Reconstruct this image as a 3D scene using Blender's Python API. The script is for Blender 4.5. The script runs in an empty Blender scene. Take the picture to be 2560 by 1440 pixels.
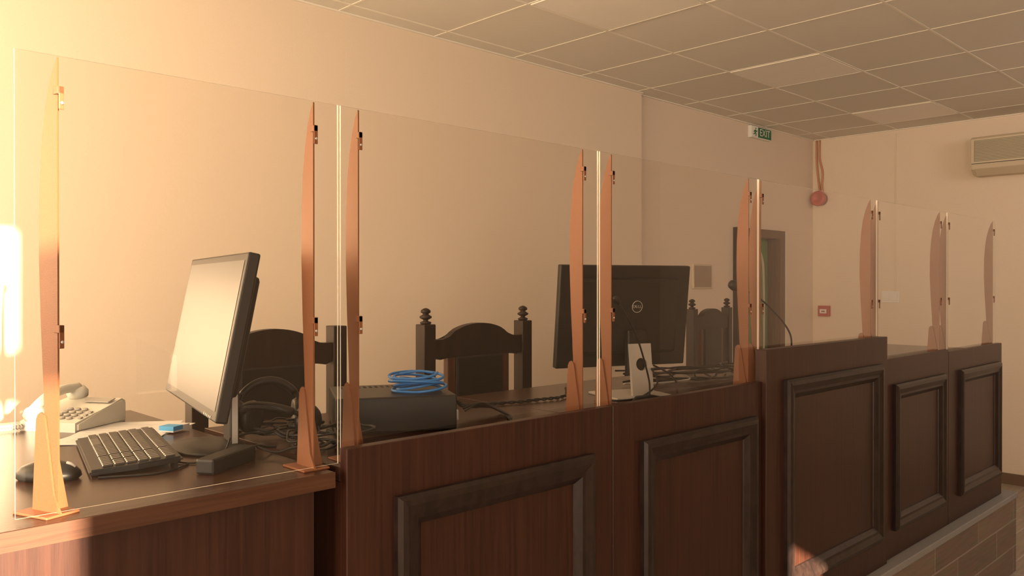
import bpy, bmesh, math, random
from mathutils import Vector, Matrix
random.seed(7)
S=bpy.context.scene
COL=S.collection
S.view_settings.view_transform='Standard'
S.view_settings.look='None'
S.view_settings.exposure=0.2

# ---------------------------------------------------------------- materials
def newmat(name):
    m=bpy.data.materials.new(name); m.use_nodes=True
    nt=m.node_tree; b=nt.nodes['Principled BSDF']
    return m,nt,b
def plain(name,c,rough=.5,metal=0,bump=0,bscale=200,var=0.0,spec=.5,bd=.002):
    m,nt,b=newmat(name)
    b.inputs['Base Color'].default_value=(*c,1); b.inputs['Roughness'].default_value=rough
    b.inputs['Metallic'].default_value=metal
    b.inputs['Specular IOR Level'].default_value=spec
    tc=nt.nodes.new('ShaderNodeTexCoord')
    n=nt.nodes.new('ShaderNodeTexNoise'); n.inputs['Scale'].default_value=bscale if bump else 6
    nt.links.new(tc.outputs['Object'],n.inputs['Vector'])
    r=nt.nodes.new('ShaderNodeMix'); r.data_type='RGBA'
    v=max(var,.04)
    r.inputs[6].default_value=(c[0]*(1-v),c[1]*(1-v),c[2]*(1-v),1)
    r.inputs[7].default_value=(min(1,c[0]*(1+v)),min(1,c[1]*(1+v)),min(1,c[2]*(1+v)),1)
    nt.links.new(n.outputs['Fac'],r.inputs[0]); nt.links.new(r.outputs[2],b.inputs['Base Color'])
    if bump:
        bp=nt.nodes.new('ShaderNodeBump'); bp.inputs['Strength'].default_value=bump; bp.inputs['Distance'].default_value=bd
        nt.links.new(n.outputs['Fac'],bp.inputs['Height']); nt.links.new(bp.outputs['Normal'],b.inputs['Normal'])
    return m
def wood(name,c1,c2,scale=(60,60,2.2),rough=.38,spec=.4):
    m,nt,b=newmat(name)
    g=nt.nodes.new('ShaderNodeNewGeometry')
    mp=nt.nodes.new('ShaderNodeMapping'); mp.inputs['Scale'].default_value=scale
    nt.links.new(g.outputs['Position'],mp.inputs['Vector'])
    n=nt.nodes.new('ShaderNodeTexNoise'); n.inputs['Scale'].default_value=1.6; n.inputs['Detail'].default_value=8; n.inputs['Roughness'].default_value=.65
    n.inputs['Distortion'].default_value=.6
    nt.links.new(mp.outputs[0],n.inputs['Vector'])
    cr=nt.nodes.new('ShaderNodeValToRGB')
    cr.color_ramp.elements[0].position=.36; cr.color_ramp.elements[0].color=(*c1,1)
    cr.color_ramp.elements[1].position=.62; cr.color_ramp.elements[1].color=(*c2,1)
    nt.links.new(n.outputs['Fac'],cr.inputs[0]); nt.links.new(cr.outputs[0],b.inputs['Base Color'])
    b.inputs['Roughness'].default_value=rough; b.inputs['Specular IOR Level'].default_value=spec
    bp=nt.nodes.new('ShaderNodeBump'); bp.inputs['Strength'].default_value=.25; bp.inputs['Distance'].default_value=.001
    nt.links.new(n.outputs['Fac'],bp.inputs['Height']); nt.links.new(bp.outputs['Normal'],b.inputs['Normal'])
    return m
def tiles(name,c1,c2,mort,bw,bh,plane,rough=.5,ms=.004,off=.5):
    m,nt,b=newmat(name)
    g=nt.nodes.new('ShaderNodeNewGeometry')
    sp=nt.nodes.new('ShaderNodeSeparateXYZ'); nt.links.new(g.outputs['Position'],sp.inputs[0])
    cb=nt.nodes.new('ShaderNodeCombineXYZ')
    a,bb=plane
    nt.links.new(sp.outputs[a],cb.inputs[0]); nt.links.new(sp.outputs[bb],cb.inputs[1])
    br=nt.nodes.new('ShaderNodeTexBrick'); br.offset=off
    br.inputs['Scale'].default_value=1; br.inputs['Brick Width'].default_value=bw; br.inputs['Row Height'].default_value=bh
    br.inputs['Mortar Size'].default_value=ms; br.inputs['Color1'].default_value=(*c1,1); br.inputs['Color2'].default_value=(*c2,1)
    br.inputs['Mortar'].default_value=(*mort,1)
    nt.links.new(cb.outputs[0],br.inputs['Vector'])
    n=nt.nodes.new('ShaderNodeTexNoise'); n.inputs['Scale'].default_value=3; n.inputs['Detail'].default_value=6
    mp=nt.nodes.new('ShaderNodeMapping'); mp.inputs['Scale'].default_value=(2,25,25)
    nt.links.new(g.outputs['Position'],mp.inputs[0]); nt.links.new(mp.outputs[0],n.inputs['Vector'])
    mx=nt.nodes.new('ShaderNodeMix'); mx.data_type='RGBA'; mx.blend_type='OVERLAY'; mx.inputs[0].default_value=.5
    nt.links.new(br.outputs['Color'],mx.inputs[6]); nt.links.new(n.outputs['Color'],mx.inputs[7])
    hs=nt.nodes.new('ShaderNodeHueSaturation'); hs.inputs['Saturation'].default_value=.8
    nt.links.new(mx.outputs[2],hs.inputs['Color'])
    nt.links.new(hs.outputs[0],b.inputs['Base Color']); b.inputs['Roughness'].default_value=rough
    return m
M={}
M['wall']=plain('wall_paint',(.78,.655,.525),.75,bump=.08,bscale=120,spec=.2)
M['ceil']=plain('ceiling_tile',(.76,.715,.64),.9,bump=.25,bscale=260,spec=.1)
M['grid']=plain('grid_metal',(.86,.80,.70),.5)
M['lamp']=plain('diffuser',(.90,.85,.78),.45)
M['floor']=tiles('floor_tiles',(.36,.28,.20),(.31,.24,.175),(.44,.39,.33),.6,.15,(0,1))
M['riser']=tiles('riser_tiles',(.19,.125,.077),(.15,.10,.062),(.29,.24,.19),.60,.145,(0,2),.5,.004)
M['ledge']=plain('ledge_plaster',(.26,.245,.23),.7,bump=.4,bscale=60)
M['wood']=wood('mahogany_vertical',(.025,.0080,.0048),(.047,.0160,.0088),(55,55,1.6),.38)
M['woodx']=wood('mahogany_horizontal',(.026,.010,.006),(.050,.020,.012),(2.2,60,60),.26)
M['edge']=wood('edge_wood',(.055,.021,.010),(.085,.034,.016),(2.2,60,60),.4)
M['mould']=wood('dark_moulding',(.011,.0062,.0052),(.026,.014,.011),(30,30,10),.36)
M['chair']=wood('chair_wood',(.010,.0065,.0055),(.024,.014,.010),(30,30,4),.42,.25)
M['chairr']=wood('chair_wood_red',(.06,.02,.01),(.10,.035,.018),(30,30,4),.4)
M['leather']=plain('dark_leather',(.010,.008,.007),.45,bump=.3,bscale=90,spec=.3)
M['copper']=plain('hammered_copper_paint',(.20,.076,.033),.42,metal=.05,bump=.5,bscale=900,var=.2,bd=.0008,spec=.35)
M['black']=plain('black_plastic',(.009,.009,.009),.42,spec=.3)
M['blackm']=plain('black_metal',(.010,.0095,.0095),.38,spec=.25)
M['key']=plain('key_plastic',(.022,.021,.020),.3)
M['screen']=plain('grey_screen',(.055,.058,.058),.40,spec=.45)
M['silver']=plain('silver_plastic',(.42,.40,.37),.35,metal=.3)
M['white']=plain('white_plastic',(.78,.76,.70),.4)
M['beige']=plain('beige_phone_plastic',(.52,.50,.44),.4)
M['greyk']=plain('grey_keys',(.28,.26,.23),.5)
M['paper']=plain('paper',(.58,.57,.56),.8)
M['blue']=plain('blue_cable',(.02,.17,.50),.4)
M['bluec']=plain('blue_card',(.05,.30,.60),.5)
M['red']=plain('red_plastic',(.42,.045,.03),.4)
M['redd']=plain('dark_red_plastic',(.26,.035,.025),.4)
M['pinkc']=plain('painted_conduit',(.55,.26,.16),.6)
M['green']=plain('exit_green',(.02,.16,.07),.4)
M['dgreen']=plain('green_door_paint',(.16,.27,.11),.5)
M['brownf']=wood('door_frame_wood',(.10,.05,.03),(.15,.08,.045),(40,40,2))
M['base']=plain('brown_skirting',(.16,.10,.06),.5)
M['ac']=plain('ac_plastic',(.62,.52,.38),.5)
M['acd']=plain('ac_grille',(.30,.27,.18),.6)
M['dark']=plain('dark_void',(.006,.005,.005),.8)
M['notice']=plain('notice_print',(.36,.28,.22),.6,var=.2)
def acrylic():
    m,nt,b=newmat('clear_acrylic'); nt.nodes.remove(b)
    out=nt.nodes['Material Output']
    t=nt.nodes.new('ShaderNodeBsdfTransparent'); t.inputs[0].default_value=(.982,.974,.962,1)
    g=nt.nodes.new('ShaderNodeBsdfGlossy'); g.inputs['Roughness'].default_value=.015
    f=nt.nodes.new('ShaderNodeFresnel'); f.inputs[0].default_value=1.45
    ge=nt.nodes.new('ShaderNodeNewGeometry')
    iv=nt.nodes.new('ShaderNodeMath'); iv.operation='SUBTRACT'; iv.inputs[0].default_value=1
    nt.links.new(ge.outputs['Backfacing'],iv.inputs[1])
    mu=nt.nodes.new('ShaderNodeMath'); mu.operation='MULTIPLY'
    nt.links.new(iv.outputs[0],mu.inputs[0]); nt.links.new(f.outputs[0],mu.inputs[1])
    m2=nt.nodes.new('ShaderNodeMath'); m2.operation='MULTIPLY'; m2.inputs[1].default_value=1.7; m2.use_clamp=True
    nt.links.new(mu.outputs[0],m2.inputs[0])
    mx=nt.nodes.new('ShaderNodeMixShader')
    nt.links.new(m2.outputs[0],mx.inputs[0]); nt.links.new(t.outputs[0],mx.inputs[1]); nt.links.new(g.outputs[0],mx.inputs[2])
    nt.links.new(mx.outputs[0],out.inputs[0]); return m
M['acr']=acrylic()
def acr_edge():
    m,nt,b=newmat('acrylic_edge')
    b.inputs['Base Color'].default_value=(.95,.88,.75,1); b.inputs['Roughness'].default_value=.2; b.inputs['Alpha'].default_value=.6
    return m
M['acre']=acr_edge()

# ---------------------------------------------------------------- builders
class MB:
    def __init__(s): s.bm=bmesh.new(); s.mats=[]
    def mi(s,m):
        m=M[m]
        if m not in s.mats: s.mats.append(m)
        return s.mats.index(m)
    def faces(s,vs,fs,m,smooth=False):
        i=s.mi(m); v=[s.bm.verts.new(p) for p in vs]; out=[]
        for f in fs:
            try:
                fc=s.bm.faces.new([v[k] for k in f]); fc.material_index=i; fc.smooth=smooth; out.append(fc)
            except ValueError: pass
        return v,out
    def box(s,a,b,m,bev=0,mtx=None,seg=2):
        x0,y0,z0=a;x1,y1,z1=b
        vs=[(x0,y0,z0),(x1,y0,z0),(x1,y1,z0),(x0,y1,z0),(x0,y0,z1),(x1,y0,z1),(x1,y1,z1),(x0,y1,z1)]
        if mtx: vs=[mtx@Vector(p) for p in vs]
        v,f=s.faces(vs,[(0,3,2,1),(4,5,6,7),(0,1,5,4),(1,2,6,5),(2,3,7,6),(3,0,4,7)],m)
        if bev:
            ed=list({e for fc in f for e in fc.edges})
            bmesh.ops.bevel(s.bm,geom=ed,offset=bev,segments=seg,affect='EDGES',profile=.5)
        return s
    def prism(s,poly,axis,d0,d1,m,mtx=None,bev=0):
        def P(a,b,d):
            p={'x':(d,a,b),'y':(a,d,b),'z':(a,b,d)}[axis]
            return mtx@Vector(p) if mtx else p
        n=len(poly)
        vs=[P(a,b,d0) for a,b in poly]+[P(a,b,d1) for a,b in poly]
        fs=[tuple(range(n)),tuple(range(2*n-1,n-1,-1))]+[(i,(i+1)%n,n+(i+1)%n,n+i) for i in range(n)]
        v,f=s.faces(vs,fs,m)
        if bev:
            ed=list({e for fc in f[:2] for e in fc.edges})
            bmesh.ops.bevel(s.bm,geom=ed,offset=bev,segments=2,affect='EDGES')
        return s
    def lathe(s,prof,m,seg=20,mtx=None,smooth=True,sx=1,sy=1):
        vs=[];n=len(prof)
        for k in range(seg):
            a=2*math.pi*k/seg
            for r,z in prof:
                p=Vector((r*math.cos(a)*sx,r*math.sin(a)*sy,z)); vs.append(mtx@p if mtx else p)
        fs=[]
        for k in range(seg):
            k2=(k+1)%seg
            for i in range(n-1): fs.append((k*n+i,k2*n+i,k2*n+i+1,k*n+i+1))
        v,f=s.faces(vs,fs,m,smooth)
        i=s.mi(m)
        for end in (0,n-1):
            if prof[end][0]>1e-6:
                try:
                    fc=s.bm.faces.new([v[k*n+end] for k in range(seg)]); fc.material_index=i
                except ValueError: pass
        return s
    def tube(s,pts,r,m,sides=8,sub=6,closed=False):
        P=[Vector(p) for p in pts]
        if sub>1 and len(P)>2:
            Q=[];N=len(P)
            for i in range(N-1):
                p0=P[max(i-1,0)];p1=P[i];p2=P[i+1];p3=P[min(i+2,N-1)]
                for k in range(sub):
                    t=k/sub
                    Q.append(.5*((2*p1)+(p2-p0)*t+(2*p0-5*p1+4*p2-p3)*t*t+(3*p1-p0-3*p2+p3)*t**3))
            Q.append(P[-1]); P=Q
        vs=[];n=len(P)
        up=Vector((0,0,1)); prev=None
        for i,p in enumerate(P):
            d=(P[min(i+1,n-1)]-P[max(i-1,0)])
            if d.length<1e-9: d=Vector((1,0,0))
            d.normalize()
            a=prev if prev else (up if abs(d.z)<.9 else Vector((1,0,0)))
            x=(a-d*a.dot(d))
            if x.length<1e-6: x=d.orthogonal()
            x.normalize(); prev=x; y=d.cross(x)
            rr=r(i/(n-1)) if callable(r) else r
            for k in range(sides):
                t=2*math.pi*k/sides; vs.append(p+x*math.cos(t)*rr+y*math.sin(t)*rr)
        fs=[(i*sides+k,i*sides+(k+1)%sides,(i+1)*sides+(k+1)%sides,(i+1)*sides+k) for i in range(n-1) for k in range(sides)]
        fs+=[tuple(range(sides-1,-1,-1)),tuple((n-1)*sides+k for k in range(sides))]
        s.faces(vs,fs,m,True); return s
    def obj(s,name,parent=None,label=None,category=None,group=None,kind=None,loc=None,rot=None):
        bmesh.ops.remove_doubles(s.bm,verts=s.bm.verts,dist=1e-6)
        bmesh.ops.recalc_face_normals(s.bm,faces=s.bm.faces)
        off=Vector((0,0,0))
        if parent is None and loc is None:   # origin at base centre
            xs=[v.co.x for v in s.bm.verts];ys=[v.co.y for v in s.bm.verts];zs=[v.co.z for v in s.bm.verts]
            off=Vector(((min(xs)+max(xs))/2,(min(ys)+max(ys))/2,min(zs)))
            for v in s.bm.verts: v.co-=off
        me=bpy.data.meshes.new(name); s.bm.to_mesh(me); s.bm.free()
        for m in s.mats: me.materials.append(m)
        o=bpy.data.objects.new(name,me); COL.objects.link(o)
        o.location=loc if loc is not None else off
        if rot: o.rotation_euler=rot
        tag(o,label,category,group,kind)
        if parent: o.parent=parent
        return o
def tag(o,label=None,category=None,group=None,kind=None):
    if label:o['label']=label
    if category:o['category']=category
    if group:o['group']=group
    if kind:o['kind']=kind
def thing(name,loc,rz=0,label=None,category=None,group=None):
    e=bpy.data.objects.new(name,None); e.empty_display_size=.1; COL.objects.link(e)
    e.location=loc; e.rotation_euler=(0,0,rz); tag(e,label,category,group); return e
def text(name,s,size,m,parent,loc,rot,ext=.0008,ax='CENTER',scale=(1,1,1)):
    c=bpy.data.curves.new(name,'FONT'); c.body=s; c.size=size; c.extrude=ext; c.align_x=ax; c.align_y='CENTER'
    t=bpy.data.objects.new(name+'_tmp',c); COL.objects.link(t); bpy.context.view_layer.update()
    me=bpy.data.meshes.new_from_object(t.evaluated_get(bpy.context.evaluated_depsgraph_get()))
    bpy.data.objects.remove(t)
    me.materials.clear(); me.materials.append(M[m])
    o=bpy.data.objects.new(name,me); COL.objects.link(o); o.location=loc; o.rotation_euler=rot; o.scale=scale
    if parent:o.parent=parent
    return o

ZC=2.928; PL=.436; DZ=1.225
WJ=-.328   # window jamb
# ---------------------------------------------------------------- room shell
b=MB()
b.box((-2.1,-2.6,-.1),(7.5,3.7,0),'floor'); b.obj('floor',kind='structure',label='light brown wood-look tiled floor')
b=MB(); b.box((-2.1,-2.6,ZC),(7.5,3.9,ZC+.1),'ceil'); b.obj('ceiling',kind='structure',label='suspended ceiling of square mineral tiles')
b=MB()
x=3.40-.6*9
while x<7.36:
    if x>-2: b.box((x-.006,-2.5,ZC-.002),(x+.006,3.50,ZC),'grid')
    x+=.6
y=3.37
while y>-2.5:
    b.box((-2,y-.006,ZC-.0025),(7.36,y+.006,ZC),'grid'); y-=.6
b.obj('trim_1',kind='structure',label='metal grid of the suspended ceiling')
b=MB(); b.box((-2,3.482,ZC-.006),(4.667,3.50,ZC),'grid'); b.box((4.667,3.522,ZC-.006),(7.36,3.54,ZC),'grid'); b.box((7.342,-2.5,ZC-.006),(7.36,3.52,ZC),'grid')
b.obj('trim_2',kind='structure',label='ceiling edge angle')
DX0,DX1,DT=5.95,6.79,2.05
b=MB()
b.box((-2.1,3.50,0),(4.667,3.7,ZC),'wall')
b.box((4.667,3.54,0),(DX0,3.7,ZC),'wall'); b.box((DX0,3.54,DT),(DX1,3.7,ZC),'wall'); b.box((DX1,3.54,0),(7.36,3.7,ZC),'wall')
b.obj('wall_back',kind='structure',label='peach painted wall')
b=MB(); b.box((7.36,-2.6,0),(7.5,3.7,ZC),'wall'); b.obj('wall_right',kind='structure',label='peach painted end wall')
b=MB(); b.box((-2.1,-2.6,0),(-2.0,3.5,ZC),'wall'); b.obj('wall_left',kind='structure',label='peach painted wall')
b=MB()
for (x0,x1,z0,z1) in [(-2,-1.7,0,ZC),(-1.7,WJ,0,.8),(-1.7,WJ,2.65,ZC),(WJ,1.84,0,ZC),(1.84,2.12,0,.9),(1.84,2.12,1.26,ZC),(2.12,7.36,0,ZC)]:  # the small low opening is added to let sun onto the bench
    b.box((x0,-2.6,z0),(x1,-2.5,z1),'wall')
b.obj('wall_front',kind='structure',label='peach painted window wall')
b=MB(); b.box((-1.7,-2.58,1.997),(WJ,-2.52,2.2),'white')
b.box((-1.7,-2.58,.8),(-1.64,-2.52,2.65),'white'); b.box((-1.64,-2.58,.8),(WJ,-2.52,.85),'white')
b.obj('window_1',kind='structure',label='white framed window with wide transom')
b=MB(); b.prism([(1.82,1.28),(2.14,1.28),(2.14,1.0),(2.13,1.12),(1.865,1.255),(1.865,.89),(1.82,.89)],'y',-2.499,-2.49,'lamp')  # unseen mask, added to cut the sun into a slanted patch
b.obj('sun_mask',label='unseen beige mask added to shape a sun patch',category='sun_mask')
b=MB(); b.box((7.34,-2.5,0),(7.36,3.54,.085),'base'); b.obj('baseboard_right',kind='structure',label='brown skirting along end wall')
b=MB(); b.box((5.2,3.52,0),(DX0,3.54,.085),'base'); b.obj('baseboard_back',kind='structure',label='brown skirting')
# door
b=MB()
b.box((DX0,3.50,0),(DX0+.09,3.66,DT),'chair'); b.box((DX1-.13,3.50,0),(DX1-.04,3.66,DT),'brownf')
b.box((DX0+.09,3.50,DT-.07),(DX1-.13,3.66,DT),'brownf'); b.box((DX1-.04,3.51,0),(DX1,3.66,DT),'white')
b.box((DX0+.09,3.62,.005),(DX1-.13,3.66,DT-.07),'dgreen')
b.tube([(6.2,3.615,.3),(6.16,3.615,.8),(6.16,3.615,1.6),(6.22,3.615,1.85),(6.40,3.615,1.93),(6.54,3.615,1.83),(6.58,3.615,1.6),(6.58,3.615,.8),(6.54,3.615,.3)],.012,'ac')
b.obj('door_1',kind='structure',label='green door in a dark brown frame')

# ceiling light panels
for i,(x,y) in enumerate([(2.8,2.17),(4.6,2.17),(6.4,2.17)]):
    e=thing('ceiling_light',(x+.3,y+.3,ZC-.006),0,'square recessed ceiling light panel, switched off','ceiling light','recessed ceiling light panels')
    b=MB(); b.box((-.283,-.283,.001),(.283,.283,.0058),'lamp',.001); b.obj('diffuser',e)
    b=MB()
    for q in [(-.292,-.292,.292,-.284),(-.292,.284,.292,.292),(-.292,-.284,-.284,.284),(.284,-.284,.292,.284)]:
        b.box((q[0],q[1],0),(q[2],q[3],.0058),'grid')
    b.obj('frame',e)

# ---------------------------------------------------------------- platform
e=thing('raised_platform',(1.6,2.38,0),0,'low podium clad in brown wood-look tiles','platform')
b=MB(); b.box((-3.55,-1.075,0),(3.55,1.10,PL-.03),'riser'); b.obj('tiled_base',e)
b=MB(); b.box((-3.55,-1.082,PL-.03),(3.56,1.10,PL),'ledge',.004); b.obj('top_slab',e,label='grey plastered platform top and edge')

# ---------------------------------------------------------------- bench units
PROF=[(0,0),(0,.014),(.008,.022),(.020,.024),(.040,.017),(.050,.016),(.058,.010),(.066,.004),(.068,0)]
def moulding(b,x0,x1,z0,z1,yf,m='mould'):
    vs=[]
    for o,p in PROF:
        vs+=[(x0+o,yf-p,z0+o),(x1-o,yf-p,z0+o),(x1-o,yf-p,z1-o),(x0+o,yf-p,z1-o)]
    fs=[]
    for i in range(len(PROF)-1):
        for k in range(4):
            fs.append((i*4+k,i*4+(k+1)%4,(i+1)*4+(k+1)%4,(i+1)*4+k))
    b.faces(vs,fs,m)
units=[(.867,1.677,1.264,1.35,(.979,1.590,.55,1.154),'wood'),
       (1.677,2.447,1.264,1.35,(1.794,2.396,.55,1.158),'wood'),
       (2.447,3.439,1.368,1.335,(2.565,3.360,.55,1.262),'wood'),
       (3.439,4.206,1.272,1.35,(3.531,4.131,.55,1.163),'wood'),
       (4.206,5.048,1.262,1.35,(4.345,4.985,.55,1.165),'wood')]
for i,(x0,x1,zt,yf,fr,m) in enumerate(units):
    cx=(x0+x1)/2
    lab='dark mahogany bench front with raised rectangular moulding' if i!=2 else 'taller dark mahogany bench front with raised rectangular moulding'
    e=thing('bench_unit',(cx,1.65,PL),0,lab,'bench','courtroom bench units')
    def L(p): return (p[0]-cx,p[1]-1.65,p[2]-PL)
    g=.0015
    b=MB(); b.box(L((x0+g,yf,PL+.002)),L((x1-g,1.375,zt)),m,.0015,seg=1); b.obj('front_panel',e)
    b=MB(); moulding(b,fr[0]-cx,fr[1]-cx,fr[2]-PL,fr[3]-PL,yf-1.65); b.obj('molding',e,label='darker raised wooden moulding frame')
    b=MB(); b.box(L((x0+g,1.376,DZ-.028)),L((x1-g,1.99,DZ)),'woodx',.001,seg=1); b.obj('desktop',e)
    b=MB(); b.box(L((x1-.02,1.376,PL+.002)),L((x1-g,1.85,DZ-.029)),m); b.obj('side_panel',e)
    if i==0:
        b=MB(); b.box(L((x0+g,1.376,PL+.002)),L((x0+.02,1.95,DZ-.029)),m); b.obj('side_panel',e)
# writing desk
e=thing('writing_desk',(-.2,1.85,PL),0,'reddish brown laminate writing desk beside the bench','desk')
def L(p): return (p[0]+.2,p[1]-1.85,p[2]-PL)
b=MB(); b.box(L((-1.2,1.35,DZ-.030)),L((.842,2.42,DZ)),'woodx',.001,seg=1)
b.obj('desktop',e)
b=MB(); b.box(L((-1.2,1.3485,DZ-.030)),L((.8425,1.35,DZ-.0005)),'edge'); b.obj('edge_banding',e,label='lighter brown edge strip')
b=MB(); b.box(L((-1.2,1.372,PL+.002)),L((.81,1.39,DZ-.0305)),'wood'); b.obj('front_panel',e)
b=MB(); b.box(L((.79,1.391,PL+.002)),L((.81,2.3,DZ-.0305)),'wood'); b.obj('side_panel',e)
b=MB(); b.box(L((-1.2,1.391,PL+.002)),L((-1.18,2.3,DZ-.0305)),'wood'); b.obj('side_panel',e)

# ---------------------------------------------------------------- protective screens
def post_mesh():
    b=MB()
    wz=[(0,.030),(.12,.030),(.20,.034),(.30,.040),(.40,.044),(.50,.043),(.57,.038),(.62,.031),(.66,.021),(.69,.010),(.705,.001)]
    poly=[(0.0,0.004)]+[(w,max(z,.004)) for z,w in wz]+[(0,.703)]
    b.prism(poly,'x',-.0015,.0015,'copper')
    foot=[(-.010,.004),(.056,.004),(.047,.145),(.043,.153),(.036,.157),(.029,.153),(.026,.145),(.006,.03)]
    b.prism(foot,'x',-.0050,-.0018,'copper')
    b.prism([(-.0018,.004),(.030,.004),(.012,.10),(-.0018,.16)],'y',.020,.023,'copper')
    b.box((-.028,-.011,0),(.028,.070,.004),'copper',.001,seg=1)
    for yy in (.045,.06): b.lathe([(.004,.004),(.004,.0055),(0,.006)],'copper',10,Matrix.Translation((.018,yy,0)))
    return b
def clip_mesh():
    b=MB()
    b.box((-.004,-.0085,-.018),(.004,-.0062,.018),'copper',.0008)
    b.box((-.004,-.0085,.006),(.004,.006,.018),'copper',.0008)
    b.lathe([(.0025,0),(.0025,.002),(0,.0025)],'silver',8,Matrix.Translation((0,-.0085,-.008))@Matrix.Rotation(math.radians(90),4,'X'))
    return b
YS=1.3915
screens=[(.318,.872,.378,.822),(.878,1.660,.923,1.606),(1.668,2.486,1.723,2.436),(2.492,3.456,2.515,3.406),(3.462,4.296,3.482,4.21),(4.302,5.072,4.323,5.036)]
for i,(x0,x1,p0,p1) in enumerate(screens):
    cx=(x0+x1)/2
    lab='clear acrylic screen on copper-brown metal posts on '+('the writing desk' if i==0 else 'the bench top')
    e=thing('protective_screen',(cx,YS,DZ),0,lab,'protective screen','clear acrylic protective screens')
    b=MB()
    hw=(x1-x0)/2
    vs=[(-hw,-.006,.006),(hw,-.006,.006),(hw,-.002,.006),(-hw,-.002,.006),(-hw,-.006,.706),(hw,-.006,.706),(hw,-.002,.706),(-hw,-.002,.706)]
    b.faces(vs,[(0,1,5,4),(2,3,7,6)],'acr'); b.faces(vs,[(0,3,2,1),(4,5,6,7),(1,2,6,5),(3,0,4,7)],'acre')
    b.obj('acrylic_sheet',e,label='clear transparent acrylic sheet')
    for j,p in enumerate((p0,p1)):
        po=post_mesh().obj('support_post',e); po.location=(p-cx,0,0)
        if i==0 and j==0: po.rotation_euler=(0,0,math.radians(20))
        for z in (.642,.275):
            c=clip_mesh().obj('clip',po); c.location=(0,0,z)

# ---------------------------------------------------------------- chairs
def chair(loc,rz,label,fin=True):
    e=thing('wooden_chair',loc,rz,label,'chair','high-back wooden chairs')
    H=1.004
    for sx in (-1,1):
        b=MB(); b.box((sx*.2435-.026,-.026,0),(sx*.2435+.026,.026,H),'chair',.003)
        p=b.obj('back_post',e)
        if fin:
            b=MB(); b.lathe([(.016,H),(.020,H+.004),(.020,H+.008),(.009,H+.012),(.009,H+.016),(.021,H+.022),(.022,H+.028),(.012,H+.034),(.010,H+.037),(.018,H+.042),(.017,H+.050),(.008,H+.056),(0,H+.058)],'chair',18,Matrix.Translation((sx*.2435,0,0)))
            b.obj('finial',p)
    top=[]
    for k in range(25):
        x=.2165-.433*k/24; a=abs(x)
        if a>.165: z=.948
        elif a>.145: z=.948+.010*(1-(a-.145)/.02)
        else: z=.958+.044*(1-(a/.145)**2)**.75
        top.append((x,z))
    poly=[(-.2165,.884),(-.19,.875),(-.15,.884),(.15,.884),(.19,.875),(.2165,.884)]+top
    b=MB(); b.prism(poly,'y',-.020,.014,'chair',bev=.003); b.obj('crest_rail',e)
    for sx in (-1,1):
        b=MB(); b.box((sx*.135-.018,-.015,.44),(sx*.135+.018,.012,.884),'chairr',.003); b.obj('back_stile',e)
    b=MB(); b.box((-.117,-.024,.50),(.117,.008,.884),'leather',.008); b.obj('back_cushion',e,label='dark leather back padding')
    b=MB(); b.box((-.217,-.018,.48),(.217,.014,.53),'chair',.003); b.obj('lower_rail',e)
    b=MB(); b.box((-.25,-.44,.38),(.25,-.027,.43),'chair',.004); b.obj('seat_frame',e)
    b=MB(); b.box((-.235,-.43,.43),(.235,-.03,.475),'leather',.015,seg=3); b.obj('seat',e,label='dark leather seat pad')
    for sx in (-1,1):
        b=MB(); b.box((sx*.225-.022,-.435,0),(sx*.225+.022,-.391,.38),'chair',.003); b.obj('leg',e)
    return e
chair((2.05,2.30,PL),0,'dark wooden high-back chair with turned finials behind the bench')
chair((1.285,2.44,PL),0,'dark wooden chair with arched top rail, beside the writing desk',fin=False)
chair((4.295,2.71,PL),math.radians(7.6),'dark wooden chair with finials at the far bench')

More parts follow.
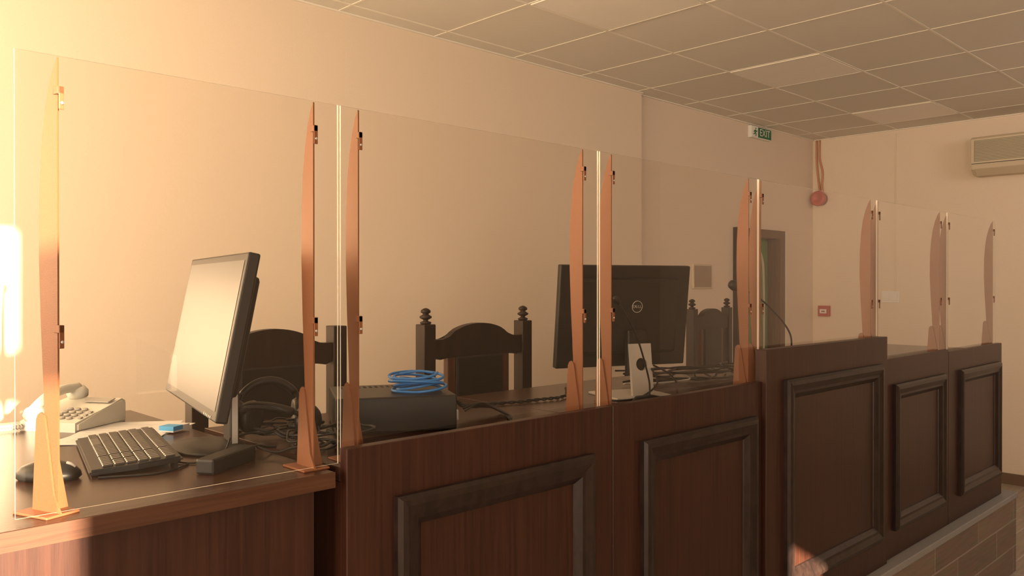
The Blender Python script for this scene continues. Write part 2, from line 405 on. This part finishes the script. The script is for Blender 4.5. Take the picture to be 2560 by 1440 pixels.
# ---------------------------------------------------------------- monitors
def monitor(loc,rz,W,H,zb,tilt,label,front):
    e=thing('computer_monitor',loc,rz,label,'computer monitor')
    zc=zb+H/2
    b=MB()
    b.box((-W/2,-.012,-H/2),(W/2,.012,H/2),'black',.004)
    b.box((-W/2+.05,-.034,-H/2+.045),(W/2-.05,-.010,H/2-.04),'black',.010)
    for k in range(5): b.box((-W/2+.04+.014*k,.0115,-H/2+.004),(-W/2+.046+.014*k,.0135,-H/2+.009),'silver')
    hs=b.obj('housing',e); hs.location=(0,0,zc); hs.rotation_euler=(tilt,0,0)
    b=MB(); b.box((-W/2+.016,.0122,-H/2+.020),(W/2-.016,.0128,H/2-.016),'screen' ); b.obj('screen',hs,label='grey switched-off display')
    if front:
        b=MB()
        b.box((-.035,-.060,.008),(.035,-.040,zc-.03),'black',.006); b.box((-.03,-.055,zc-.05),(.03,-.02,zc+.02),'black',.004)
        b.box((-.036,-.056,.01),(-.0345,-.044,zc-.04),'silver')
        b.obj('stand',e)
        b=MB(); b.lathe([(.0,0),(.105,0),(.108,.004),(.10,.008),(.03,.012),(0,.012)],'black',36,Matrix.Translation((0,-.0,0)),sx=1,sy=.72); b.obj('base',e)
    else:
        b=MB(); Z0,Z1=.008,.170; hw=.038; n=28; cz=.105; r=.020
        Mx=Matrix.Translation((0.022,-.085,0))@Matrix.Rotation(math.radians(-7),4,'X')
        rect=[]
        circ=[]
        for k in range(n):
            a=2*math.pi*k/n; c,s_=math.cos(a),math.sin(a); circ.append((r*c,cz+r*s_))
            tx=hw/abs(c) if abs(c)>1e-6 else 1e9
            tz=((Z1-cz)/s_ if s_>0 else (Z0-cz)/s_) if abs(s_)>1e-6 else 1e9
            t=min(tx,tz); rect.append((t*c,cz+t*s_))
        for extra in [(hw,Z1),(-hw,Z1),(-hw,Z0),(hw,Z0)]:
            j=min(range(n),key=lambda q:(rect[q][0]-extra[0])**2+(rect[q][1]-extra[1])**2); rect[j]=extra
        for y0 in (-.006,.006):
            vs=[Mx@Vector((p[0],y0,p[1])) for p in circ+rect]
            b.faces(vs,[(k,(k+1)%n,n+(k+1)%n,n+k) for k in range(n)],'silver')
        for ring,mm in ((circ,'silver'),(rect,'silver')):
            vs=[Mx@Vector((p[0],-.006,p[1])) for p in ring]+[Mx@Vector((p[0],.006,p[1])) for p in ring]
            b.faces(vs,[(k,(k+1)%n,n+(k+1)%n,n+k) for k in range(n)],mm)
        b.obj('stand',e,label='silver stand with round cable opening')
        b=MB(); b.box((-.012,-.054,.07),(.056,-.03,.21),'black',.004); b.obj('bracket',e)
        b=MB(); b.box((-.09,-.12,0),(.12,.07,.008),'silver',.003); b.obj('base',e)
        b=MB(); R=.0185
        b.tube([(R*math.cos(2*math.pi*k/32),-.0345,R*math.sin(2*math.pi*k/32)) for k in range(33)],.0011,'silver',6,1)
        lg=b.obj('badge',hs,label='round silver maker badge'); lg.location=(.030,0,.034)
        for ch,xx,rr in (('D',-.0112,0),('E',-.0034,-25),('L',.0052,0),('L',.0120,0)):
            o=text('badge_letter',ch,.0130,'silver',hs,(.030+xx,-.0345,.034),(math.radians(90),math.radians(rr),0))
    return e
monitor((.7675,1.7425,DZ),math.radians(77.3),.569,.327,.092,math.radians(11),'black monitor with grey screen, tilted back, on the writing desk',True)
monitor((2.10,1.648,DZ),math.radians(-21.7),.475,.327,.092,math.radians(7),'black monitor seen from behind on silver stand on the bench',False)

# ---------------------------------------------------------------- keyboard
e=thing('keyboard',(.612,1.785,DZ),math.radians(77.3),'black computer keyboard on the writing desk','keyboard')
e.scale=(.90,1,1)
tl=math.radians(-4)
Mk=Matrix.Translation((0,0,.0125))@Matrix.Rotation(tl,4,'X')
b=MB(); b.prism([(-.212,-.080),(.212,-.080),(.215,.0),(.206,.082),(-.206,.082),(-.215,0)],'z',-.005,.006,'black',Mk,bev=.004); b.obj('body',e)
b=MB()
for r in range(6):
    yy=-.068+r*.0205+(.006 if r else 0)
    xs=-.203
    k=0
    while xs<.198:
        w=.0168
        if r==5 and k==3: w=.10
        if (r==4 and k==0) or (r==3 and k==0): w=.025
        if abs(xs-.085)<.0085 or abs(xs-.140)<.006: xs+=.006
        if xs+w>.206: break
        b.box((-xs-w+.0009,yy,.005),(-xs-.0009,yy+.0182,.0100),'key',.0015,Mk,1)
        xs+=w+.0006; k+=1
b.obj('keycaps',e,label='glossy black keys')
for sx in (-.17,.17):
    b=MB(); b.box((sx-.02,-.074,.0),(sx+.02,-.066,.015),'black'); b.obj('foot',e)
# mouse
b=MB()
b.lathe([(0,0),(.030,0),(.034,.006),(.033,.014),(.027,.024),(.016,.031),(.006,.034),(0,.0345)],'black',28,sx=1.75,sy=1)
b.tube([(.034,0,.030),(.042,0,.028),(.05,0,.022)],.003,'greyk')
m=b.obj('computer_mouse',label='black computer mouse on the writing desk',category='mouse',loc=(.435,1.665,DZ),rot=(0,0,math.radians(-44)))

# ---------------------------------------------------------------- telephone
e=thing('desk_telephone',(.645,2.255,DZ),math.radians(-57),'beige corded desk telephone on the writing desk','telephone')
e.scale=(.88,.88,.88)
b=MB(); b.prism([(-.10,0),(.10,0),(.10,.062),(.085,.070),(.03,.058),(-.10,.026)],'x',-.09,.10,'beige',bev=.006); b.obj('body',e)
sl=math.atan2(.032,.13)
Mt=Matrix.Translation((.035,-.035,.0432))@Matrix.Rotation(sl,4,'X')
b=MB()
for r in range(4):
    for c in range(3): b.lathe([(.0085,0),(.0085,.004),(.006,.005),(0,.005)],'greyk',12,Mt@Matrix.Translation((-.030+.024*c,-.040+.0205*r,0)),sx=1.1,sy=.8)
for r in range(3): b.box((.043,-.04+.02*r,0),(.055,-.03+.02*r,.004),'greyk',.001,Mt)
b.obj('keypad',e,label='round grey number keys')
b=MB(); b.box((-.03,.072,.002),(.055,.104,.006),'greyk',.002,Mt); b.obj('display',e)
b=MB()
b.tube([(-.055,-.085,.055),(-.055,-.04,.082),(-.055,.02,.098),(-.055,.085,.098)],.014,'beige',14)
b.lathe([(0,-.018),(.027,-.016),(.030,0),(.022,.014),(0,.018)],'beige',20,Matrix.Translation((-.055,-.080,.047))@Matrix.Rotation(sl,4,'X'))
b.lathe([(0,-.018),(.027,-.016),(.030,0),(.022,.014),(0,.018)],'beige',20,Matrix.Translation((-.055,.082,.085))@Matrix.Rotation(sl,4,'X'))
b.obj('handset',e)
b=MB(); pts=[]
for k in range(0,26*8):
    a=2*math.pi*k/8; s=k/(26*8)
    pts.append((-.075-.02*math.sin(s*3)-.05*s+.007*math.cos(a),-.10-.16*s,.012+.007*math.sin(a)))
b.tube(pts,.0018,'beige',5,1); b.obj('coiled_cord',e,label='coiled beige cord')

# paper and cards
b=MB(); b.box((-.105,-.148,0),(.105,.148,.0012),'paper'); b.obj('paper_sheet',label='white printed sheet of paper under the keyboard',category='paper',loc=(.70,2.05,DZ),rot=(0,0,math.radians(-48)))
b=MB(); b.box((-.105,-.148,0),(.105,.148,.0012),'paper')
for k in range(10): b.box((-.085,-.12+.024*k,.0012),(.05+.003*(k%4),-.118+.024*k,.0014),'greyk')
b.obj('paper_sheet',label='white sheet with lines of text on the desk',category='paper',loc=(.70,2.06,DZ+.0014),rot=(0,0,math.radians(-35)))
b=MB(); b.box((-.030,-.020,0),(.030,.020,.014),'paper',.001); b.box((-.0302,-.0202,.004),(.004,.0202,.0143),'bluec'); b.obj('small_box',label='small blue and white cardboard box',category='box',loc=(.795,1.99,DZ+.003),rot=(0,0,math.radians(30)))

# ---------------------------------------------------------------- black equipment box
e=thing('equipment_box',(1.106+.117,1.591+.11,DZ),math.atan2(-.469,.883),'black metal electronic unit with vented top on the bench','electronic device')
W,D,Hb=.29,.25,.088
b=MB(); b.box((-W/2,-D/2,.004),(W/2,D/2,Hb),'blackm',.004)
for sx in (-1,1):
    for sy in (-1,1): b.lathe([(.01,0),(.01,.005)],'black',12,Matrix.Translation((sx*.12,sy*.1,0)))
b.obj('casing',e)
b=MB()
for r in range(2):
    for k in range(16): b.box((-.12+.015*k,.085-.02*r,Hb-.001),(-.113+.015*k,.098-.02*r,Hb+.0004),'dark')
b.obj('vent_slots',e)
for k in range(4):
    b=MB(); b.box((W/2-.001,-.09+.05*k,.02),(W/2+.012,-.06+.05*k,.045),'silver',.002); b.obj('connector',e,label='silver cable connector')
# blue cable coil
b=MB(); pts=[]
for k in range(7*18+1):
    a=2*math.pi*k/18; q=k/18
    rr=.050+.010*math.sin(q*2.3)
    pts.append((rr*1.15*math.cos(a)+.006*math.sin(q*1.7),rr*.85*math.sin(a)+.005*math.cos(q*2.1),.004+.0055*q+.006*math.sin(a*1+q)))
pts=[(p[0],p[1],max(p[2],.0035)) for p in pts]
b.tube(pts,.0034,'blue',7,2)
b.tube([(.04,0,.045),(.0,.02,.048),(-.045,.01,.042)],.0034,'blue',7)
b.obj('network_cable',label='coiled blue network cable on the black unit',category='cable',loc=(1.262,1.640,DZ+Hb+.0005),rot=(0,0,math.radians(-40)))

# ---------------------------------------------------------------- headphones
def headphones(loc,rz,label,flat=False):
    e=thing('headphones',loc,rz,label,'headphones')
    b=MB(); R=.078
    b.tube([(R*math.cos(a),.0,.045+R*1.05*math.sin(a)) for a in [math.pi*k/14 for k in range(15)]],.0055,'black',8,2)
    b.tube([(R*.97*math.cos(a),.0,.045+R*.98*math.sin(a)) for a in [math.pi*(.2+.6*k/10) for k in range(11)]],.010,'leather',8,2)
    b.obj('headband',e)
    for sx in (-1,1):
        b=MB(); Mc=Matrix.Translation((sx*.076,0,.040))@Matrix.Rotation(math.radians(90*sx),4,'Y')
        b.lathe([(0,.018),(.026,.016),(.033,.008),(.036,0),(.038,-.008),(.032,-.018),(.018,-.016),(0,-.010)],'black',24,Mc); b.obj('ear_cup',e)
    for o in e.children:
        if flat: o.rotation_euler=(math.radians(62),0,0); o.location=(0,0,.004)
    return e
headphones((.965,1.845,DZ),math.radians(-20),'black headphones lying on the bench top')
headphones((.930,1.690,DZ+.034),math.radians(-60),'black headset resting among cables',flat=True)

# power adapter
e=thing('power_adapter',(.715,1.535,DZ),math.radians(33),'black power adapter with cord beside the monitor','power adapter')
b=MB(); b.box((-.075,-.020,0),(.075,.020,.030),'black',.005); b.obj('body',e)
b=MB(); b.tube([(.075,0,.015),(.11,.0,.02),(.14,-.01,.012),(.17,-.01,.006)],.003,'black',7); b.lathe([(.008,0),(.006,.02),(.004,.03)],'greyk',10,Matrix.Translation((.074,0,.015))@Matrix.Rotation(math.radians(90),4,'Y')); b.obj('cord',e)

# ---------------------------------------------------------------- loose cables
def cable(pts,r,label,mat='black',name='cable'):
    b=MB(); b.tube([(p[0],p[1],p[2] if len(p)>2 else DZ+r+.0005) for p in pts],r,mat,7,8)
    return b.obj(name,label=label,category='cable',group='loose cables on the bench')
for k in range(13):
    cx,cy=.90+random.uniform(-.02,.10),1.60+random.uniform(-.06,.18)
    a0=random.uniform(0,6.28); R=random.uniform(.035,.085); n=random.choice([7,9,11]); pts=[]
    for j in range(n):
        a=a0+j*.75; rr=R*(1+.25*math.sin(j*1.7+k))
        x=cx+rr*math.cos(a); y=max(1.43,cy+rr*.8*math.sin(a))
        pts.append((max(x,.80),y,DZ+.004+.004*k*.6+.012*abs(math.sin(j*1.3+k))))
    cable(pts,random.choice([.0024,.0034,.0028]),'tangled black cable on the bench top')
cable([(.665,1.60),(.60,1.56),(.52,1.59),(.50,1.60)],.002,'thin black mouse cable on the desk')
cable([(.78,1.66,DZ+.03),(.74,1.61,DZ+.012),(.68,1.60,DZ+.003),(.655,1.64,DZ+.003)],.002,'thin black cable on the desk')
for k in range(7):
    cable([(1.385+.005*k,1.60+.012*k,DZ+.03+.004*k),(1.44,1.60+.012*k,DZ+.045-.003*k),(1.50+.006*k,1.60+.01*k,DZ+.02),(1.52+.005*k,1.57+.012*k,DZ+.006),(1.47+.01*k,1.52+.014*k,DZ+.004)],.0028,'black cable plugged into the electronic unit')
def twist(base,r,label):
    b=MB()
    for s in (0,1):
        P=[Vector((p[0],p[1],DZ+.0065)) for p in base]; out=[]
        for i in range(len(P)-1):
            for j in range(8):
                t=j/8; p=P[i].lerp(P[i+1],t); a=(i*8+j)*1.05+s*math.pi
                out.append((p.x,p.y+.0035*math.cos(a),p.z+.0032*math.sin(a)))
        b.tube(out,r,'black',6,2)
    b.obj('twisted_cable',label=label,category='cable')
twist([(1.56,1.80),(1.64,1.76),(1.717,1.735),(1.80,1.725),(1.865,1.712),(1.95,1.74),(2.0,1.80),(2.06,1.86)],.0028,'twisted black power cable across the bench top')
for k in range(14):
    x0=2.22+random.uniform(0,.15); pts=[]
    for j in range(8):
        x=x0+.085*j+random.uniform(-.02,.02); y=1.71+.05*math.sin(j*.9+k)+random.uniform(-.03,.03)+(.03 if j<2 else 0)
        pts.append((x,y,DZ+.004+.0035*k+.010*random.random()))
    if k==3: cable(pts,.0035,'grey-white cable in the bundle','silver')
    else: cable(pts,random.choice([.003,.0036]),'black cable in the bundle on the bench')
cable([(2.13,1.55,DZ+.10),(2.20,1.54,DZ+.07),(2.30,1.58,DZ+.03),(2.42,1.66,DZ+.02)],.003,'black cable hanging from the monitor stand')
cable([(2.12,1.55,DZ+.09),(2.08,1.50,DZ+.05),(2.0,1.52,DZ+.01),(1.90,1.60,DZ+.004)],.003,'black cable hanging from the monitor stand')

# ---------------------------------------------------------------- microphones
def mic(base,pts,r,hd,label,hr=.016,hl=.055):
    e=thing('gooseneck_microphone',base,0,label,'microphone')
    B=Vector(base); P=[Vector(p)-B for p in pts]
    b=MB(); b.lathe([(0,0),(.05,0),(.05,.012),(.042,.020),(.012,.026),(0,.026)],'black',28); b.obj('base',e)
    b=MB(); b.tube([Vector((0,0,.02))]+P,r,'black',8,8); b.obj('gooseneck',e)
    d=(P[-1]-P[-2]).normalized(); q=d.to_track_quat('Z','Y').to_matrix().to_4x4()
    b=MB(); b.lathe([(0,0),(hr*.5,0),(hr*.9,hl*.2),(hr,hl*.55),(hr*.8,hl*.85),(0,hl)],'black',20,Matrix.Translation(P[-1])@q); b.obj('windscreen',e,label='black foam microphone head')
mic((3.36,1.72,DZ),[(3.365,1.715,1.30),(3.34,1.71,1.37),(3.24,1.715,1.45),(3.10,1.73,1.53),(2.99,1.745,1.565)],.004,None,'black gooseneck microphone on the bench',.022,.07)
mic((2.00,1.47,DZ),[(1.99,1.465,1.30),(1.93,1.46,1.42),(1.87,1.455,1.49),(1.83,1.45,1.525)],.0028,None,'slim black gooseneck microphone before the monitor',.009,.035)

# ---------------------------------------------------------------- wall items
e=thing('exit_sign',(6.35,3.541,2.812),0,'green EXIT sign with running figure high on the wall','exit sign')
b=MB(); b.box((-.165,-.035,0),(.165,0,.10),'white',.003); b.obj('housing',e)
b=MB(); b.box((-.06,-.0365,.008),(.158,-.0352,.092),'green'); b.box((-.158,-.0365,.008),(-.064,-.0352,.092),'lamp'); b.obj('face',e,label='green and white sign face')
text('sign_lettering','EXIT',.085,'white',e,(.050,-.0372,.050),(math.radians(90),0,0),.0005)
b=MB()
b.lathe([(0,-.007),(.007,0),(0,.007)],'green',12,Matrix.Translation((-.105,-.038,.078)))
for p in [[(-.108,.066),(-.113,.042)],[(-.113,.042),(-.098,.032),(-.102,.015)],[(-.113,.042),(-.128,.030),(-.142,.028)],[(-.109,.062),(-.092,.052),(-.082,.058)],[(-.109,.062),(-.126,.058),(-.132,.045)]]:
    b.tube([(x,-.038,z) for x,z in p],.004,'green',6,1)
b.obj('running_figure',e)
e=thing('alarm_siren',(7.361,3.455,2.375),0,'round red fire alarm siren on end wall','fire alarm')
Ms=Matrix.Rotation(math.radians(-90),4,'Y')
b=MB(); b.lathe([(0,0),(.058,0),(.060,.03),(.050,.045),(.045,.045)],'redd',28,Ms); b.obj('base',e)
b=MB(); b.lathe([(.045,.045),(.066,.055),(.070,.085),(.062,.092),(.030,.090),(.022,.078),(0,.078)],'red',28,Ms); b.obj('horn',e)
for dy in (0,.03):
    b=MB(); b.tube([(7.349,3.50-dy*1.0,2.92),(7.349,3.50-dy,2.75),(7.349,3.49-dy*1.6,2.62),(7.349,3.475-dy*.9,2.50),(7.349,3.465-dy*.9,2.435)],.009,'pinkc',8)
    b.obj('conduit',label='peach painted cable conduit down to siren',category='cable conduit',group='siren conduits')
e=thing('fire_call_point',(7.361,3.42,1.29),0,'red manual fire call point on end wall','fire call point')
b=MB(); b.box((-.045,-.052,0),(0,.052,.098),'red',.005); b.obj('housing',e)
b=MB(); b.box((-.047,-.032,.028),(-.045,.032,.066),'white',.0005); b.box((-.0475,-.016,.040),(-.047,.016,.052),'redd'); b.obj('press_plate',e,label='white press plate')
e=thing('light_switch',(7.36,2.83,1.425),0,'double white light switch on end wall','light switch')
b=MB(); b.box((-.012,-.078,0),(0,.078,.10),'white',.003); b.obj('plate',e)
for s in (-1,1):
    b=MB(); b.box((-.018,s*.035-.028,.018),(-.012,s*.035+.028,.082),'white',.002); b.obj('rocker',e)
b=MB(); b.box((7.352,2.782,1.525),(7.36,2.790,2.90),'wall'); b.obj('cable_channel',label='thin painted cable channel on end wall',category='cable channel')
e=thing('wall_notice',(5.49,3.54,1.55),0,'small framed notice hanging on the wall','framed notice')
b=MB(); b.box((-.13,-.012,0),(.13,0,.19),'ac',.002); b.obj('frame',e)
b=MB(); b.box((-.118,-.014,.012),(.118,-.012,.178),'notice'); b.obj('print',e)
e=thing('air_conditioner',(7.361,1.72,2.45),0,'old cream split air conditioner on end wall','air conditioner')
b=MB(); b.prism([(0,.0),(-.12,.0),(-.19,.045),(-.205,.09),(-.205,.285),(-.19,.30),(0,.30)],'y',-.42,.42,'ac',bev=.008)
b.obj('body',e)
b=MB()
b.box((-.209,-.39,.105),(-.204,.39,.27),'acd',.001)
for k in range(14): b.box((-.212,-.385,.110+.0115*k),(-.208,.385,.114+.0115*k),'ac')
b.obj('grille',e,label='greenish front intake grille')
b=MB(); b.prism([(-.125,.004),(-.19,.048),(-.194,.052),(-.198,.046),(-.13,-.002)],'y',-.39,.39,'ac'); b.obj('air_flap',e)
b=MB(); b.box((-.2065,-.41,.086),(-.2045,.41,.090),'dark'); b.obj('seam',e)

# ---------------------------------------------------------------- lights
def area(name,loc,rot,sx,sy,power,c):
    l=bpy.data.lights.new(name,'AREA'); l.shape='RECTANGLE'; l.size=sx; l.size_y=sy; l.energy=power; l.color=c
    o=bpy.data.objects.new(name,l); COL.objects.link(o); o.location=loc; o.rotation_euler=rot; return o
sd=Vector((.188,1,-.143)).normalized()
sl_=bpy.data.lights.new('sun','SUN'); sl_.energy=38; sl_.angle=math.radians(.6); sl_.color=(1,.78,.55)
so=bpy.data.objects.new('sun',sl_); COL.objects.link(so); so.rotation_euler=sd.to_track_quat('-Z','Y').to_euler(); so.location=(-1,-5,3)
area('fill_left',(-1.95,1.6,1.75),(0,math.radians(-90),0),1.7,3.0,125,(1,.80,.57))  # added warm fill in front of the solid left wall, no window there
area('fill_glow_left',(-.7,2.8,2.1),(0,math.radians(-90),0),1.1,.9,33,(1,.70,.38))  # added glow to brighten the left end of the back wall, no lamp there
area('fill_front',(-.85,-2.42,1.7),(math.radians(90),0,math.radians(-25)),2.0,1.9,80,(1,.86,.70))  # added front fill, reaches past the window, kept out of the acrylic reflections
dv=Vector((7.36,1.6,1.3))-Vector((5.3,-.7,2.8))
area('fill_far',(5.3,-.7,2.8),dv.to_track_quat('-Z','Y').to_euler(),1.0,1.0,24,(1,.88,.82))  # added fill near the ceiling to lift the end wall, no fixture there
w=bpy.data.worlds.new('world'); S.world=w; w.use_nodes=True
bg=w.node_tree.nodes['Background']; bg.inputs[0].default_value=(1,.75,.5,1); bg.inputs[1].default_value=.6

# ---------------------------------------------------------------- camera
c=bpy.data.cameras.new('camera'); c.sensor_width=36; c.lens=2049/2560*36; c.clip_start=.05
co=bpy.data.objects.new('camera',c); COL.objects.link(co); co.location=(0,0,1.58)
co.rotation_euler=(math.radians(90-.22),0,math.radians(-44.16)); S.camera=co
